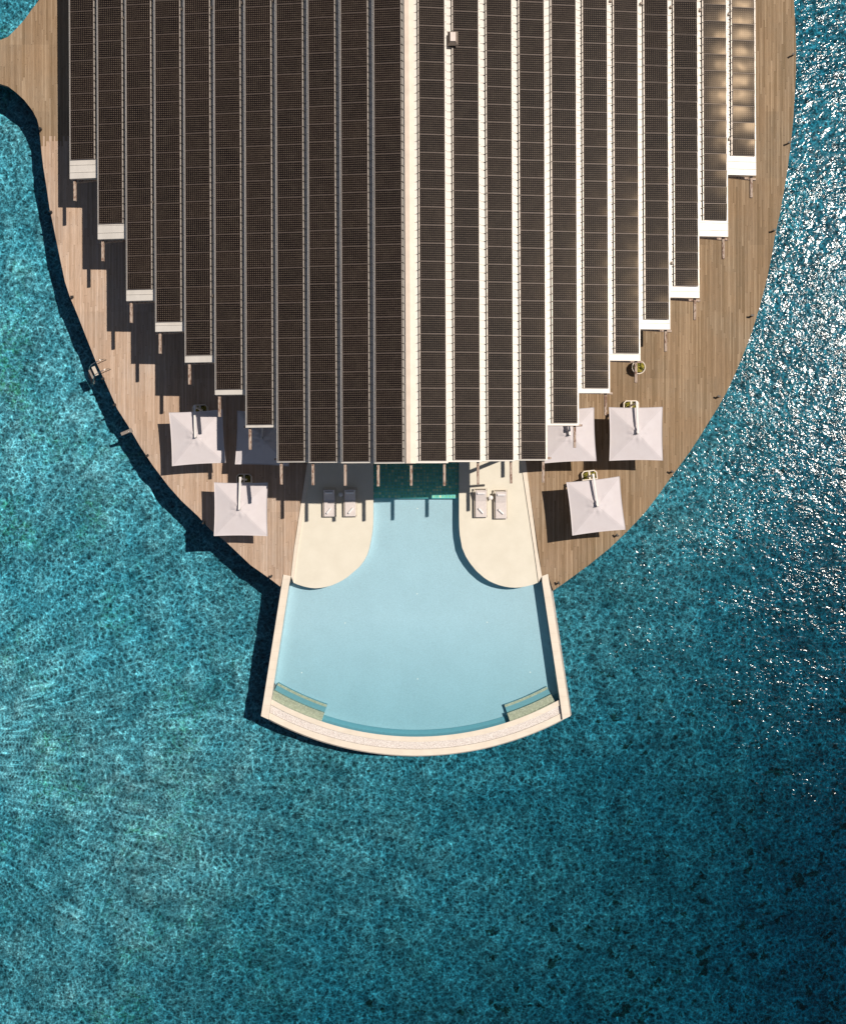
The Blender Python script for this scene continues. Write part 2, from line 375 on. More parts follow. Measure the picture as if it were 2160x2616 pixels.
def m_canopy():
    g = G('off_white_canopy_cloth'); v = g.obj()
    c = g.ramp(g.noise(v, 1.1, 4, 0.6)[0], [(0.3, (0.585, 0.535, 0.545)), (0.7, (0.63, 0.585, 0.60))])
    st = g.mapr(g.noise(v, 0.5, 3)[0], 0.55, 0.75, 0.0, 0.3); c = g.mix(st, c, (0.62, 0.55, 0.48))
    x, y, z = g.sep(v)
    d = g.math('SUBTRACT', g.math('ABSOLUTE', x), g.math('ABSOLUTE', y))
    seam = g.math('LESS_THAN', g.math('ABSOLUTE', d), 0.018)
    c = g.mix(g.math('MULTIPLY', seam, 0.4), c, (0.42, 0.38, 0.38))
    wr = g.noise(v, 60, 2)[0]
    return g.set(c, 0.85, 0, 0.2, g.bump(wr, 0.002))
M['canopy'] = m_canopy()
def m_leaf(name, a, b):
    g = G(name); oi = g.n('ShaderNodeNewGeometry').outputs['Random Per Island']
    return g.set(g.ramp(oi, [(0, a), (1, b)]), 0.55, 0, 0.3)
M['leaf'] = m_leaf('yellow_green_leaves', (0.10, 0.12, 0.02), (0.55, 0.45, 0.08))
def m_glass():
    g = G('dark_glazing'); return g.set((0.02, 0.03, 0.035), 0.06, 0, 0.6)
M['glass'] = m_glass()
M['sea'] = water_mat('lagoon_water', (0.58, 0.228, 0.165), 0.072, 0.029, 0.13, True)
M['poolw'] = water_mat('pool_water', (0.18, 0.04, 0.015), 0.006, 0.004, 0.05, False)

# ================================================================ SETTING
SEA = -1.4
def axis(lo, hi, step, far):
    a = []; x = lo
    while x <= hi: a.append(x); x += step
    d = step
    l, r = lo, hi
    while r < far or l > -far:
        d *= 1.5; r = min(r + d, far); l = max(l - d, -far)
        a.append(r); a.insert(0, l)
        if r >= far and l <= -far: break
    return sorted(set(a))
def bed_z(x, y):
    slope = 0.75*x - 1.0*y                    # falls away to the open sea
    s = min(max((slope - 8)/50.0, 0), 1); s = s*s*(3 - 2*s)
    lf = min(max((-x - 10)/30.0, 0), 1)
    z = -3.25 - 1.7*s + 0.15*lf - 0.9*min(max((x-8)/20.0, 0), 1)
    if abs(x) < 60 and abs(y) < 70:
        z += 0.38*noise.noise(Vector((x*0.5, y*0.5, 0))) + 0.36*noise.noise(Vector((x*1.4, y*1.4, 4.0))) + 0.5*noise.noise(Vector((x*0.08, y*0.08, 9.0)))
    return z
xs = axis(-36, 36, 0.33, 1990); ys = axis(-44, 44, 0.33, 1990)
me = bpy.data.meshes.new('seabed'); nx, ny = len(xs), len(ys)
me.from_pydata([(x, y, bed_z(x, y)) for y in ys for x in xs], [],
               [(j*nx+i, j*nx+i+1, (j+1)*nx+i+1, (j+1)*nx+i) for j in range(ny-1) for i in range(nx-1)])
me.polygons.foreach_set('use_smooth', [True]*len(me.polygons))
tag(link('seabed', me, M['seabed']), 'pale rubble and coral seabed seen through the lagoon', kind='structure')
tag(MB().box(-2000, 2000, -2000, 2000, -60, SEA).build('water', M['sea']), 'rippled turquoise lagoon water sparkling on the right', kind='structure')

# ---- island outline (measured along the rim of the deck)
LE = [(716,1499),(687,1477),(640,1444),(581,1388),(535,1351),(506,1319),(464,1280),(431,1243),(390,1189),(357,1139),(328,1089),(299,1043.5),(269.6,977),
 (244.7,923),(220,861),(199,807),(178,757),(165.9,720),(151.4,651),(137,581),(126.5,531),(117.4,468.7),(110,423),(105.8,385.7),(102.5,352.6),(100,326),
 (95,305),(83,282),(62,255),(41.5,236),(20.7,220),(0,213.6),(-60,206),(-200,200),(-900,198)]
LE2 = [(-900,118),(-200,116),(-60,110),(0,101.6),(20.7,93.3),(41.5,72.6),(62,50),(83,20.7),(99.5,0),(112,-30),(122,-70)]
RE = [(1412.4,1509),(1437,1492),(1500,1446),(1556,1401),(1608,1351),(1647,1309),(1680,1266),(1705.5,1230),(1735,1190),(1763.5,1151),(1790,1110),(1813,1072.6),(1836,1036),(1854.8,1002),(1875,959),(1892,919),
 (1909,878),(1921,844),(1940,783),(1956.4,720),(1969,661),(1979,601),(1991,547),(2000,497.7),(2010,436),(2018.6,373),(2025,310),(2029,249),(2032,186),(2033,124),(2030.5,60),(2027,0),(2020,-70)]
def xy(px, py, z=0): p = P(px, py, z); return (p.x, p.y)
YM = 33.6                                     # the island repeats itself beyond the top of the picture
left = [xy(*p) for p in LE] + [xy(*p) for p in LE2]
right = [xy(*p) for p in RE]
topR = [(x, 2*YM - y) for x, y in right[::-1] if 2*YM - y > right[-1][1] + 0.5]
topL = [(x, 2*YM - y) for x, y in left[:24] if 2*YM - y > left[-1][1] + 0.5]
notch = [xy(1398.6,1466), xy(1383.4,1471.7), xy(1379.5,1440), xy(1342,1180), xy(1322,1030), xy(810,1030), xy(784.5,1184.5), xy(747,1440), xy(743.4,1471.7), xy(724,1467.6)]
outline = right + topR + topL + left[::-1] + notch[::-1]
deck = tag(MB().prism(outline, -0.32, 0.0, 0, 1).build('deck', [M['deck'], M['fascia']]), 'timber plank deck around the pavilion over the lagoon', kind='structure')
mb = MB()
pp = [(p[0], p[1]) for p in (left[:26:3] + right[:30:3])]
for (x, y) in pp:
    q = Vector((x, y)); c = Vector((0, 18)); q = q + (c - q).normalized()*0.9
    mb2 = MB().lathe([(0.0, -0.3), (0.19, -0.3), (0.17, -4.5)], 12, (q.x, q.y, 0)); mb2.build('pile', M['concrete'], deck)

# ---- the sand-coloured terraces either side of the pool mouth
TL = [(953.5,1030),(953.5,1300),(953.2,1334),(951.5,1355),(948,1378),(943.4,1400),(938,1417),(929.6,1433),(918,1448),(902,1462),(888,1474),(874.5,1482.8),(860,1490),(847,1495.5),(833,1499.5),(819,1502),(805,1503),(791.7,1501.8),(780,1499.5),(769.7,1496.6),(759,1493),(750,1489),
      (761.4,1400),(769,1352),(792.7,1200),(818,1030)]
TR = [(1172,1030),(1172,1320),(1172.5,1345),(1174,1367),(1180,1400),(1189,1421),(1200,1438.6),(1216.6,1459),(1235.9,1476),(1248,1484),(1260.7,1490),(1274,1495),(1288,1498.5),(1302,1500.8),(1316,1501.5),(1330,1500.5),(1343.4,1498),(1360,1494),(1374.3,1488),
      (1362.8,1400),(1333.8,1205),(1310,1030)]
tag(MB().prism([xy(*p) for p in TL], -1.35, 0.004, 0, 1).build('terrace', [M['terrace'], M['poolwall']]), 'cream terrace left of the pool mouth, half in roof shade', kind='structure')
tag(MB().prism([xy(*p) for p in TR], -1.35, 0.004, 0, 1).build('terrace', [M['terrace'], M['poolwall']]), 'cream terrace right of the pool mouth, in full sun', kind='structure')

# ================================================================ POOL (one thing)
pool = tag(empty('swimming_pool', P(1062, 1600)), 'pale blue infinity pool flaring out from under the roof over the lagoon', 'swimming pool')
PO = Vector(pool.location)
def L(pts): return [(x - PO.x, y - PO.y) for x, y in pts]
CX, CY = 1062.0, 1125.0
def arc(Rp, a0, a1, n=40):
    return [(CX + Rp*math.cos(R(a0 + (a1-a0)*i/n)), CY + Rp*math.sin(R(a0 + (a1-a0)*i/n))) for i in range(n+1)]
def wall_in_left(y): return 739.3 + (y - 1489.7)*(692.4-739.3)/(1794.5-1489.7)
def wall_in_right(y): return 1384 + (y - 1487)*(1429-1384)/(1786-1487)
def ang_left(Rp):
    for i in range(900, 1800):
        a = i/10; x = CX + Rp*math.cos(R(a)); y = CY + Rp*math.sin(R(a))
        if x < wall_in_left(y): return a
def ang_right(Rp):
    for i in range(900, 0, -1):
        a = i/10; x = CX + Rp*math.cos(R(a)); y = CY + Rp*math.sin(R(a))
        if x > wall_in_right(y): return a
def ring(r0, r1): 
    return arc(r1, ang_left(r1), ang_right(r1)) + arc(r0, ang_right(r0), ang_left(r0))
def part(name, pts, z0, z1, mats, side=None, parent=pool):
    return MB().prism(L([xy(*p) for p in pts]), z0, z1, 0, side).build(name, mats, parent)
# floor: slopes gently down towards the weir
fl = [(900,1020),(900,1300),(760,1440),(742,1475)] + [(wall_in_left(1780)-2, 1780)] + arc(764, ang_left(764), ang_right(764)) + [(wall_in_right(1780)+2, 1780), (1382,1475),(1362,1440),(1225,1300),(1225,1020)]
part('pool_floor', fl, -1.9, lambda x, y: -0.80 - 0.22*min(max((1.0 - (y + PO.y))/16.0, 0), 1), [M['floor'], M['concrete']], 1)
part('mosaic_shelf', [(953.6,1032),(953.6,1273),(1171.9,1273),(1171.9,1032)], -1.0, -0.42, M['mosaic'])
part('end_wall', [(940,1010),(940,1030),(1186,1030),(1186,1010)], -1.4, -0.01, M['poolwall'])
# side walls
lw = [(724,1467.6),(743.4,1471.7),(739.3,1489.7),(692.4,1794.5),(686,1837.5),(667,1829)]
rw = [(1383.4,1471.7),(1398.6,1466),(1456,1829),(1436,1838.5),(1429,1786),(1384,1487)]
part('pool_wall', lw, -2.6, 0.10, [M['coping'], M['concrete']], 1)
part('pool_wall', rw, -2.6, 0.10, [M['coping'], M['concrete']], 1)
part('ledge', [(716,1497),(722,1472),(666,1828),(664.5,1829.5)], -2.6, -0.16, M['concrete'])
part('ledge', [(1400,1470),(1412,1509),(1460,1828),(1457.5,1829)], -2.6, -0.16, M['concrete'])
# raised kerb strips between deck and terraces
part('kerb', [(782.3,1200),(792.7,1200),(761.4,1400),(750,1489),(743.6,1471.7),(747,1440),(751.7,1400)], -0.4, 0.08, M['coping'])
part('kerb', [(810,1030),(817.5,1030),(792.7,1199.8),(782.3,1199.8)], -0.4, 0.08, M['coping'])
part('kerb', [(1310,1030),(1321,1030),(1342,1180),(1371,1400),(1383.2,1471.6),(1374.6,1487.5),(1362.8,1400),(1333.8,1205)], -0.4, 0.08, M['coping'])
# weir, pebble channel, outer rim
part('weir', ring(758, 771), -2.5, -0.075, [M['coping'], M['poolwall']], 1)
part('pebble_channel', ring(771.3, 790), -2.5, -0.16, M['pebble'])
part('outer_rim', ring(790.3, 806), -2.8, -0.10, [M['coping'], M['concrete']], 1)
part('rim_ledge', ring(806.2, 810), -2.8, -0.30, M['concrete'])
part('dark_floor_band', ring(747.5, 757.9), -1.4, -0.93, M['poolwall'])  # darker strip on the floor along the inside of the weir
# corner benches under water: seat, then a narrow foot step
def bench(a0, a1, clip):
    s_ = arc(757.6, a0, a1, 14) + arc(738, a1 + (0.35 if clip > 0 else 0), a0, 14)
    b = part('bench', s_, -1.2, -0.40, M['bench'])
    f = arc(737.6, a0, a1, 14) + arc(717, a1, a0, 14)
    st = MB().prism(L([xy(*p) for p in f]), -1.3, -0.68, 0).build('foot_step', M['step'], b)
    f2 = arc(724, a0, a1, 14) + arc(717.5, a1, a0, 14)
    MB().prism(L([xy(*p) for p in f2]), -0.69, -0.672, 0).build('step_nosing', M['bench'], b)
aL = ang_left(740); aR = ang_right(740)
bench(aL-0.1, 108.6, 0); bench(71.5, aR+1.6, 0)
# pool lights: small white fittings set in the floor
for (px, py) in ((881,1592),(1065,1517),(1244,1590),(770,1719),(1066,1735),(1354,1718),(1065.5,1299)):
    p = P(px, py, -0.9); zf = -0.80 - 0.22*min(max((1.0 - p.y)/16.0, 0), 1)
    MB().lathe([(0.0, 0.012), (0.04, 0.012), (0.05, 0.0)], 16).build('floor_fitting', M['white'], pool, (p.x-PO.x, p.y-PO.y, zf))
wl = [(953.6,1031)] + TL[1:22] + [(739.4,1490)] + arc(757.7, ang_left(757.7), ang_right(757.7)) + [(1383.9,1487.2)] + TR[1:19][::-1] + [(1171.9,1031)]
wl = [(x, y) if y > 1500 else ((x+0.15 if x < 1062 else x-0.15), y+0.1) for x, y in wl]
part('water', wl, -1.16, -0.062, M['poolw'])

# ================================================================ PAVILION
RX, ROT = -0.71, 0.0045
pav = tag(empty('pavilion', (RX, 0, 0), (0, 0, ROT)), 'large overwater pavilion with stepped pale metal roof under solar panels', 'pavilion')
TAN = math.tan(R(5.5))
def Z_out(k): return 10.35 - 0.66*k
side_par = {1: (0.60, 2.037, 1.50), -1: (0.50, 2.012, 1.55)}
endpx = {-1: [(1180,1184),(1179,1183),(1179,1182),(1178,1181),(1085,1092),(995,1008),(907.5,925.3),(822.4,846.5),(739.5,767.7),(571.6,609.7),(407.7,455)],
          1: [(1177,1183),(1175,1180),(1174.5,1178),(1173,1176),(1080.8,1087),(991.7,1004),(902.5,921),(816,841),(731,760),(562.8,603.5),(398,446.7)]}
def locY(py, z, xw): return (1308 - py)*(H - z)/H/S - ROT*(xw - RX)
tiers = {}
for sd in (1, -1):
    off, pit, wd = side_par[sd]
    prev_xo = 0.0
    for k in range(11):
        xi, xo = off + pit*k, off + pit*k + wd
        zo = Z_out(k); pe = xo + 0.12
        zt = lambda x, zo=zo, pe=pe: zo + (pe - x)*TAN
        yp, yb = (locY(e, zo + 0.1, RX + sd*(xi+xo)/2) for e in endpx[sd][k])
        yt = 2*YM - yb
        xin = 0.0 if k == 0 else prev_xo - 0.10
        tiers[(sd, k)] = dict(xi=xi, xo=xo, pe=pe, zo=zo, yp=yp, yb=yb, yt=yt, zt=zt, xin=xin)
        mb = MB(); th = 0.07
        # sloped sheet
        pts = [(xin, zt(xin)), (pe, zo), (pe, zo - th), (xin, zt(xin) - th)]
        va = [mb.bm.verts.new((sd*x, yb, z)) for x, z in pts]; vb = [mb.bm.verts.new((sd*x, yt, z)) for x, z in pts]
        for i in range(4): mb.bm.faces.new((va[i], va[(i+1) % 4], vb[(i+1) % 4], vb[i]))
        mb.bm.faces.new(va); mb.bm.faces.new(vb[::-1])
        # riser behind the sheet's upper edge
        if k > 0:
            a, b = sorted((sd*(xin), sd*(xin+0.03))); mb.box(a, b, yb, yt, zt(xin) + 0.002, Z_out(k-1) - th - 0.002)
        # fascia at the front end and along the eave
        mb.box(*sorted((sd*xin, sd*pe)), yb + 0.003, yb + 0.05, zo - 0.22, zo - th - 0.001)
        a, b = sorted((sd*(pe-0.05), sd*(pe-0.003))); mb.box(a, b, yb + 0.06, yt, zo - 0.20, zo - th - 0.001)
        # standing seams
        y = yb + 0.40
        Mt = Matrix(((1,0,0,0),(0,1,0,0),(-sd*TAN,0,1, zo + pe*TAN),(0,0,0,1)))
        while y < 44:
            a, b = sorted((sd*(xin+0.05), sd*(pe-0.004))); mb.box(a, b, y-0.012, y+0.012, 0.001, 0.045, Mt); y += 0.478
        mb.build('roof_tier', M['roof'], pav)
        prev_xo = pe
# ridge cap
y0 = tiers[(1,0)]['yb'] - 0.02; y1 = 2*YM - y0
mb = MB()
pr = [(-0.27, 10.605), (0, 10.64), (0.30, 10.60), (0.30, 10.555), (-0.27, 10.555)]
pr = [(x, z + 0.06) for x, z in pr]
va = [mb.bm.verts.new((x, y0, z)) for x, z in pr]; vb = [mb.bm.verts.new((x, y1, z)) for x, z in pr]
for i in range(5): mb.bm.faces.new((va[i], va[(i+1) % 5], vb[(i+1) % 5], vb[i]))
mb.bm.faces.new(va); mb.bm.faces.new(vb[::-1]); mb.build('ridge_cap', M['ridge'], pav)
# rafters that run out past the roof ends, one under each tier edge
def rafter(x, ya, yb, z):
    MB().box(x-0.075, x+0.075, ya, yb, z-0.22, z).build('rafter', M['beam'], pav)
rafter(0.02, y0 - 1.30, 2*YM - y0 + 1.3, 10.2)
for (sd, k), T in tiers.items():
    x = sd*(T['xo'] - 0.10); rafter(x, T['yb'] - 1.34, T['yt'] + 1.34, T['zo'] - 0.30)
# cross beams stepping down with the roof, their tips showing past the eaves
for j in range(0, 19):
    y = 3.33 + 2.084*j
    for sd in (1, -1):
        kk = [k for k in range(11) if tiers[(sd,k)]['yb'] < y + 0.25]
        if not kk: continue
        T = tiers[(sd, max(kk))]; xe = T['pe'] + (0.36 if sd > 0 else 0.30)
        sl = 0.66/side_par[sd][1]
        a = Vector((sd*0.15, y, 10.0)); b = Vector((sd*xe, y, 10.0 - sl*(xe - 0.15)*1.0 - 0.30))
        MB().beam(a, b, 0.13, 0.20).build('cross_beam', M['beam'], pav)
# posts under the eaves and the glazed room set well back
for (sd, k) in [(s, k) for s in (1, -1) for k in (3, 5, 7, 9)]:
    T = tiers[(sd, k)]; x = sd*(T['xo'] - 0.4); yq = T['yb'] + 1.2
    MB().lathe([(0.0, T['zo']-0.55), (0.13, T['zo']-0.55), (0.14, 0.0)], 14, (x, yq, 0)).build('post', M['beam'], pav)
mb = MB(); rm = [(-19, 26), (-15.5, 18), (-12, 12), (-7, 9.5), (7.5, 9.5), (12.5, 12), (16, 18), (19.5, 26), (19.5, 42), (-19, 42)]
mb.prism(rm, 0.01, 3.6); mb.build('wall', M['glass'], pav)

# roof vent hood
tv = P(1156.5, 91.5, 10.55)
vent = tag(empty('roof_vent', tv + Vector((0, 0, -0.75)), (0, 0, ROT)), 'small square vent hood with pale flat top beside the ridge', 'roof vent')
def frustum(mb, w0, l0, z0, w1, l1, z1, dy=0.0):
    b = [mb.bm.verts.new((sx*w0/2, sy*l0/2, z0)) for sx, sy in ((-1,-1),(1,-1),(1,1),(-1,1))]
    t = [mb.bm.verts.new((sx*w1/2, dy + sy*l1/2, z1)) for sx, sy in ((-1,-1),(1,-1),(1,1),(-1,1))]
    for i in range(4): mb.bm.faces.new((b[i], b[(i+1) % 4], t[(i+1) % 4], t[i]))
    mb.bm.faces.new(t); mb.bm.faces.new(b[::-1]); return mb
frustum(MB(), 0.62, 0.84, 0.42, 0.31, 0.52, 0.66, 0.0).build('hood', M['hood'], vent)
MB().box(-0.24, 0.24, -0.34, 0.34, -0.45, 0.42).build('duct', M['darkmetal'], vent)
MB().box(-0.16, 0.16, -0.265, 0.265, 0.661, 0.70, bev=0.008).build('cap', M['hoodtop'], vent)

# ---------------------------------------------------------------- solar arrays
def panel_mesh(wd, name):
    mb = MB(); hw, hl = wd/2, 1.055/2
    for a in ((-hw, hw, -hl, -hl+0.014), (-hw, hw, hl-0.014, hl), (-hw, -hw+0.014, -hl+0.014, hl-0.014), (hw-0.014, hw, -hl+0.014, hl-0.014)):
        mb.box(*a, 0.0, 0.045, mi=1)
    mb.box(-hw+0.014, hw-0.014, -hl+0.014, hl-0.014, 0.005, 0.040, mi=0)
    return mb.mesh(name)
PM = {sd: panel_mesh(side_par[sd][2], 'solar_panel') for sd in (1, -1)}
for m_ in PM.values(): m_.materials.append(M['panel']); m_.materials.append(M['frame'])
ordn = ['first','second','third','fourth','fifth','sixth','seventh','eighth','ninth','tenth','outermost']
NP = 0
boxpx = {(-1,9): [51], (-1,8): [520], (-1,7): [28], (-1,6): [25, 758], (-1,5): [12], (-1,4): [6], (1,6): [6], (1,7): [13], (1,8): [22, 674], (1,9): [30], (1,10): [40, 358]}
for (sd, k), T in tiers.items():
    side = 'right' if sd > 0 else 'left'
    xm = (T['xi'] + T['xo'])/2; lift = 0.09
    c = Vector((sd*xm, T['yp'], T['zt'](xm) + lift)); c = Matrix.Rotation(ROT, 3, 'Z') @ c + Vector((RX, 0, 0))
    lab = ('%s solar panel row counting from the ridge on the %s roof slope' % (ordn[k], side)) if k < 10 else 'outermost and shortest solar panel row at the %s edge of the roof' % side
    arr = tag(empty('solar_array', c, (0, sd*R(5.5), ROT)), lab, 'solar array', 'solar panel rows laid along the stepped roof')
    yj = 1.073/2; first = True
    while T['yp'] + yj < 41:
        o = bpy.data.objects.new('solar_panel', PM[sd]); COL.objects.link(o); o.parent = arr
        if sd > 0 and k >= 7:             # made-up tilts that place the sun glare on the outer rows
            e = {7: -0.5, 8: -0.6, 9: 0.95, 10: 1.1}[k]
            o.rotation_euler = (R(random.uniform(-0.35, 0.35) + 5.0*e), R(random.uniform(-0.35, 0.35) + {7: -1.0, 8: -1.4, 9: 0.1, 10: 1.5}.get(k, 0)), 0)
        else: o.rotation_euler = (R(random.uniform(-0.2, 0.2)), R(random.uniform(-0.2, 0.2)), 0)
        o.location = (0, yj, 0); yj += 1.073; NP += 1
        if (sd, k) == (1, 10) and yj < 3.3: o.rotation_euler.y -= R(2.6 - 0.7*(yj - 1.1))  # lower panels turned away so the glare fades there
        if (sd, k) == (1, 9) and yj < 9: o.rotation_euler.y -= R(2.6*(1 - (yj - 1)/8.5))
    # cable rail along the upper edge with clamps
    ln = yj - 1.073/2; hw = side_par[sd][2]/2; xr = -sd*(hw + 0.055)
    mb = MB(); mb.box(xr-0.022, xr+0.022, 0, ln, -0.01, 0.05)
    mb.box(*sorted((sd*(hw+0.006), sd*(hw+0.03))), 0, ln, -0.05, 0.03)
    y = 0.3
    mb.build('cable_rail', M['rail'], arr)
    mb = MB()
    while y < ln: mb.box(*sorted((xr + sd*0.03, xr - sd*0.085)), y-0.022, y+0.022, -0.08, 0.064); y += 0.478
    mb.box(*sorted((xr - sd*0.026, xr - sd*0.055)), 0, ln, -0.075, -0.02); mb.build('cable', M['darkmetal'], arr)
    for py in boxpx.get((sd, k), []):
        yl = locY(py, T['zo'], c.x) - T['yp']
        MB().box(-0.065, 0.065, -0.08, 0.08, -0.07, 0.07, bev=0.01).build('junction_box', M['hood'], arr, (-sd*(hw + 0.20), yl, 0))

# ================================================================ PARASOLS
def canopy_mesh():
    mb = MB(); n = 36; hs = 1.79; gv = []
    for j in range(n+1):
        row = []
        for i in range(n+1):
            u = -1 + 2*i/n; v = -1 + 2*j/n
            m_ = max(abs(u), abs(v)); other = min(abs(u), abs(v))
            pull = 1 - 0.028*(1 - (other/max(m_, 1e-6))**2)*m_        # edges bow in between the rib tips
            x, y = u*hs*pull, v*hs*pull
            z = 2.98 - 0.44*m_ - 0.05*(1 - (other/max(m_, 1e-6))**2)*m_*(1-m_)*2
            r = math.hypot(u, v)
            if r < 0.55:
                a = math.atan2(v, u)
                wv = noise.noise(Vector((math.cos(a)*3.1, math.sin(a)*3.1, r*3.0)))*0.09 + noise.noise(Vector((u*9, v*9, 2)))*0.075
                z += wv*math.exp(-((r-0.20)/0.16)**2)
            z += 0.006*noise.noise(Vector((u*3, v*3, 5)))
            row.append(mb.bm.verts.new((x, y - 2.04, z)))
        gv.append(row)
    for j in range(n):
        for i in range(n):
            f = mb.bm.faces.new((gv[j][i], gv[j][i+1], gv[j+1][i+1], gv[j+1][i])); f.smooth = True
    # thickness: hem all round
    loop = [gv[0][i] for i in range(n+1)] + [gv[j][n] for j in range(1, n+1)] + [gv[n][i] for i in range(n-1, -1, -1)] + [gv[j][0] for j in range(n-1, 0, -1)]
    low = [mb.bm.verts.new(v.co + Vector((0, 0, -0.07))) for v in loop]
    for i in range(len(loop)):
        a, b = loop[i], loop[(i+1) % len(loop)]; c, d = low[(i+1) % len(loop)], low[i]
        mb.bm.faces.new((a, b, c, d))
    me = bpy.data.meshes.new('canopy'); mb.bm.normal_update(); mb.bm.to_mesh(me); mb.bm.free()
    for v in me.vertices: v.co.y += 2.04
    return me
def base_outline(wd, ln, ch): return [(-wd/2, -ln/2), (wd/2, -ln/2), (wd/2, ln/2-ch), (wd/2-ch, ln/2), (-wd/2+ch, ln/2), (-wd/2, ln/2-ch)]
def make_parasol():
    r = empty('cantilever_parasol')
    link('canopy', canopy_mesh(), M['canopy'], r, (0, -2.04, 0))
    MB().box(-0.055, 0.055, -0.055, 0.055, 0.0, 2.70, bev=0.01).build('pole', M['white'], r)
    MB().beam((0, 0.06, 2.82), (0, -2.08, 3.20), 0.115, 0.10).box(-0.07, 0.07, -0.12, 0.10, 2.66, 2.86).build('arm', M['white'], r)
    MB().lathe([(0.0, 3.18), (0.06, 3.18), (0.06, 2.93), (0.0, 2.93)], 12, (0, -2.04, 0)).build('hub', M['darkmetal'], r)
    for sx in (-1, 1):
        for sy in (-1, 1): MB().beam((0, -2.04, 2.86), (sx*1.72, -2.04 + sy*1.72, 2.46), 0.03, 0.03).build('rib', M['white'], r)
    b = empty('base'); b.parent = r
    mb = MB(); o = base_outline(1.06, 0.66, 0.17); q = base_outline(0.92, 0.52, 0.13); n = len(o)
    for i in range(n):
        a, c = o[i], o[(i+1) % n]; d, e = q[(i+1) % n], q[i]
        mb.prism([a, c, d, e], 0.0, 0.36)
    mb.box(-0.06, 0.06, -0.259, 0.259, 0.0, 0.365); 
    link('planter_frame', mb.mesh('planter_frame'), M['cream'], b)
    MB().prism(base_outline(0.91, 0.51, 0.13), 0.02, 0.20).build('soil', M['soil'], b)
    mb = MB()
    for i in range(150):
        x = random.uniform(0.10, 0.42)*random.choice((-1, 1)); y = random.uniform(-0.22, 0.20); leaf(mb, (x, y, 0.21 + random.random()*0.12), 0.055, random)
    mb.build('foliage', M['leaf'], b)
    return r
def leaf(mb, p, s, rnd):
    d = Vector((rnd.uniform(-1, 1), rnd.uniform(-1, 1), rnd.uniform(-0.2, 0.6))).normalized(); u = d.cross(Vector((0, 0, 1))).normalized()
    p = Vector(p); up = Vector((0, 0, 0.3*s))
    a = mb.bm.verts.new(p - d*s); b = mb.bm.verts.new(p + u*s*0.45 + up); c = mb.bm.verts.new(p + d*s); e = mb.bm.verts.new(p - u*s*0.45 + up)
    mb.bm.faces.new((a, b, c, e))
first = make_parasol()
plist = [  # canopy centre px, rotation, base shift, label
 (503.3, 1118, 3.4, -0.15, 'grey-white square parasol at far left with a dark roof shadow on its right side'),
 (671, 1120, -2.2, -0.15, 'shaded bluish parasol half hidden under the left roof edge'),
 (614.6, 1301, -0.2, -0.16, 'lowest parasol of the left side, nearest the left terrace'),
 (1624.4, 1108, 0.3, 0.11, 'square parasol on the right deck with its planter base showing behind, beside the dark gap'),
 (1452, 1112, 2.6, 0.12, 'sunlit parasol half hidden under the right roof edge'),
 (1522.2, 1292.5, 6.4, 0.14, 'tilted-square parasol lowest on the right, turned askew near the right deck rim'),
]
for i, (px, py, rot, bx, lab) in enumerate(plist):
    o = first if i == 0 else copy_tree(first)
    c = P(px, py, 2.6); a = R(rot)
    o.location = (c.x - math.sin(a)*2.04, c.y + math.cos(a)*2.04, 0); o.rotation_euler = (0, 0, a)
    for ch in sc.objects:
        if ch.parent == o and ch.name.startswith('base'): ch.location = (bx, 0.08, 0)
    tag(o, lab, 'parasol', 'square cantilever parasols on the deck')

# ================================================================ LOUNGERS, TOWELS, SIDE TABLES
def make_lounger():
    r = empty('sun_lounger')            # origin at the middle of the foot end, head towards +Y
    mb = MB()
    mb.box(-0.46, -0.41, 0.02, 2.02, 0.20, 0.27).box(0.41, 0.46, 0.02, 2.02, 0.20, 0.27)
    for y in (0.02, 0.55, 1.15, 1.97): mb.box(-0.409, 0.409, y, y+0.05, 0.203, 0.262)
    mb.build('frame', M['wicker'], r)
    for sx in (-1, 1):
        for y in (0.10, 1.86): MB().box(sx*0.435-0.022, sx*0.435+0.022, y, y+0.05, 0.0, 0.199).build('leg', M['wicker'], r)
    MB().box(-0.375, 0.375, 0.03, 1.15, 0.272, 0.375, bev=0.03).build('mattress', M['cushion'], r)
    Mb = Matrix.Translation((0, 1.16, 0.28)) @ Matrix.Rotation(R(23), 4, 'X')
    MB().box(-0.375, 0.375, 0.0, 0.80, 0.0, 0.10, Mb, bev=0.03).build('backrest', M['cushion'], r)
    Mp = Mb @ Matrix.Translation((0, 0.60, 0.14))
    MB().box(-0.27, 0.27, -0.075, 0.075, -0.05, 0.05, Mp, bev=0.035).build('pillow', M['pillow'], r)
    MB().tube([(-0.33, 1.80, 0.255), (-0.33, 1.83, 0.55)], 0.012).tube([(0.33, 1.80, 0.255), (0.33, 1.83, 0.55)], 0.012).build('back_support', M['steel'], r)
    return r
lg = make_lounger(); lgm = [('left lounger of the left pair, its towel crossed by a beam shadow', 841.5, 1321), ('right lounger of the left pair, foot end in sun beside the pool', 894.5, 1320.5),
    ('left lounger of the right pair, fully sunlit beside the pool', 1228, 1322.5), ('right lounger of the right pair, nearest the raised kerb', 1279, 1326)]
tw = [(-0.05, 0.42, -38), (0.03, 0.42, -40), (-0.02, 0.47, 42), (-0.02, 0.50, 48)]
twl = ['rolled white towel on the leftmost lounger', 'rolled white towel on the second lounger from the left', 'rolled white towel on the third lounger from the left', 'rolled white towel on the rightmost lounger']
def towel():
    mb = MB(); pts = [(0, -0.24 + 0.48*i/6, 0) for i in range(7)]
    mb.tube(pts, 0.062, 14)
    for k in range(3): mb.tube([(0, -0.2405 - 0.002*k, 0), (0, -0.2425 - 0.002*k, 0)], 0.045 - 0.014*k, 12)
    return mb.mesh('towel')
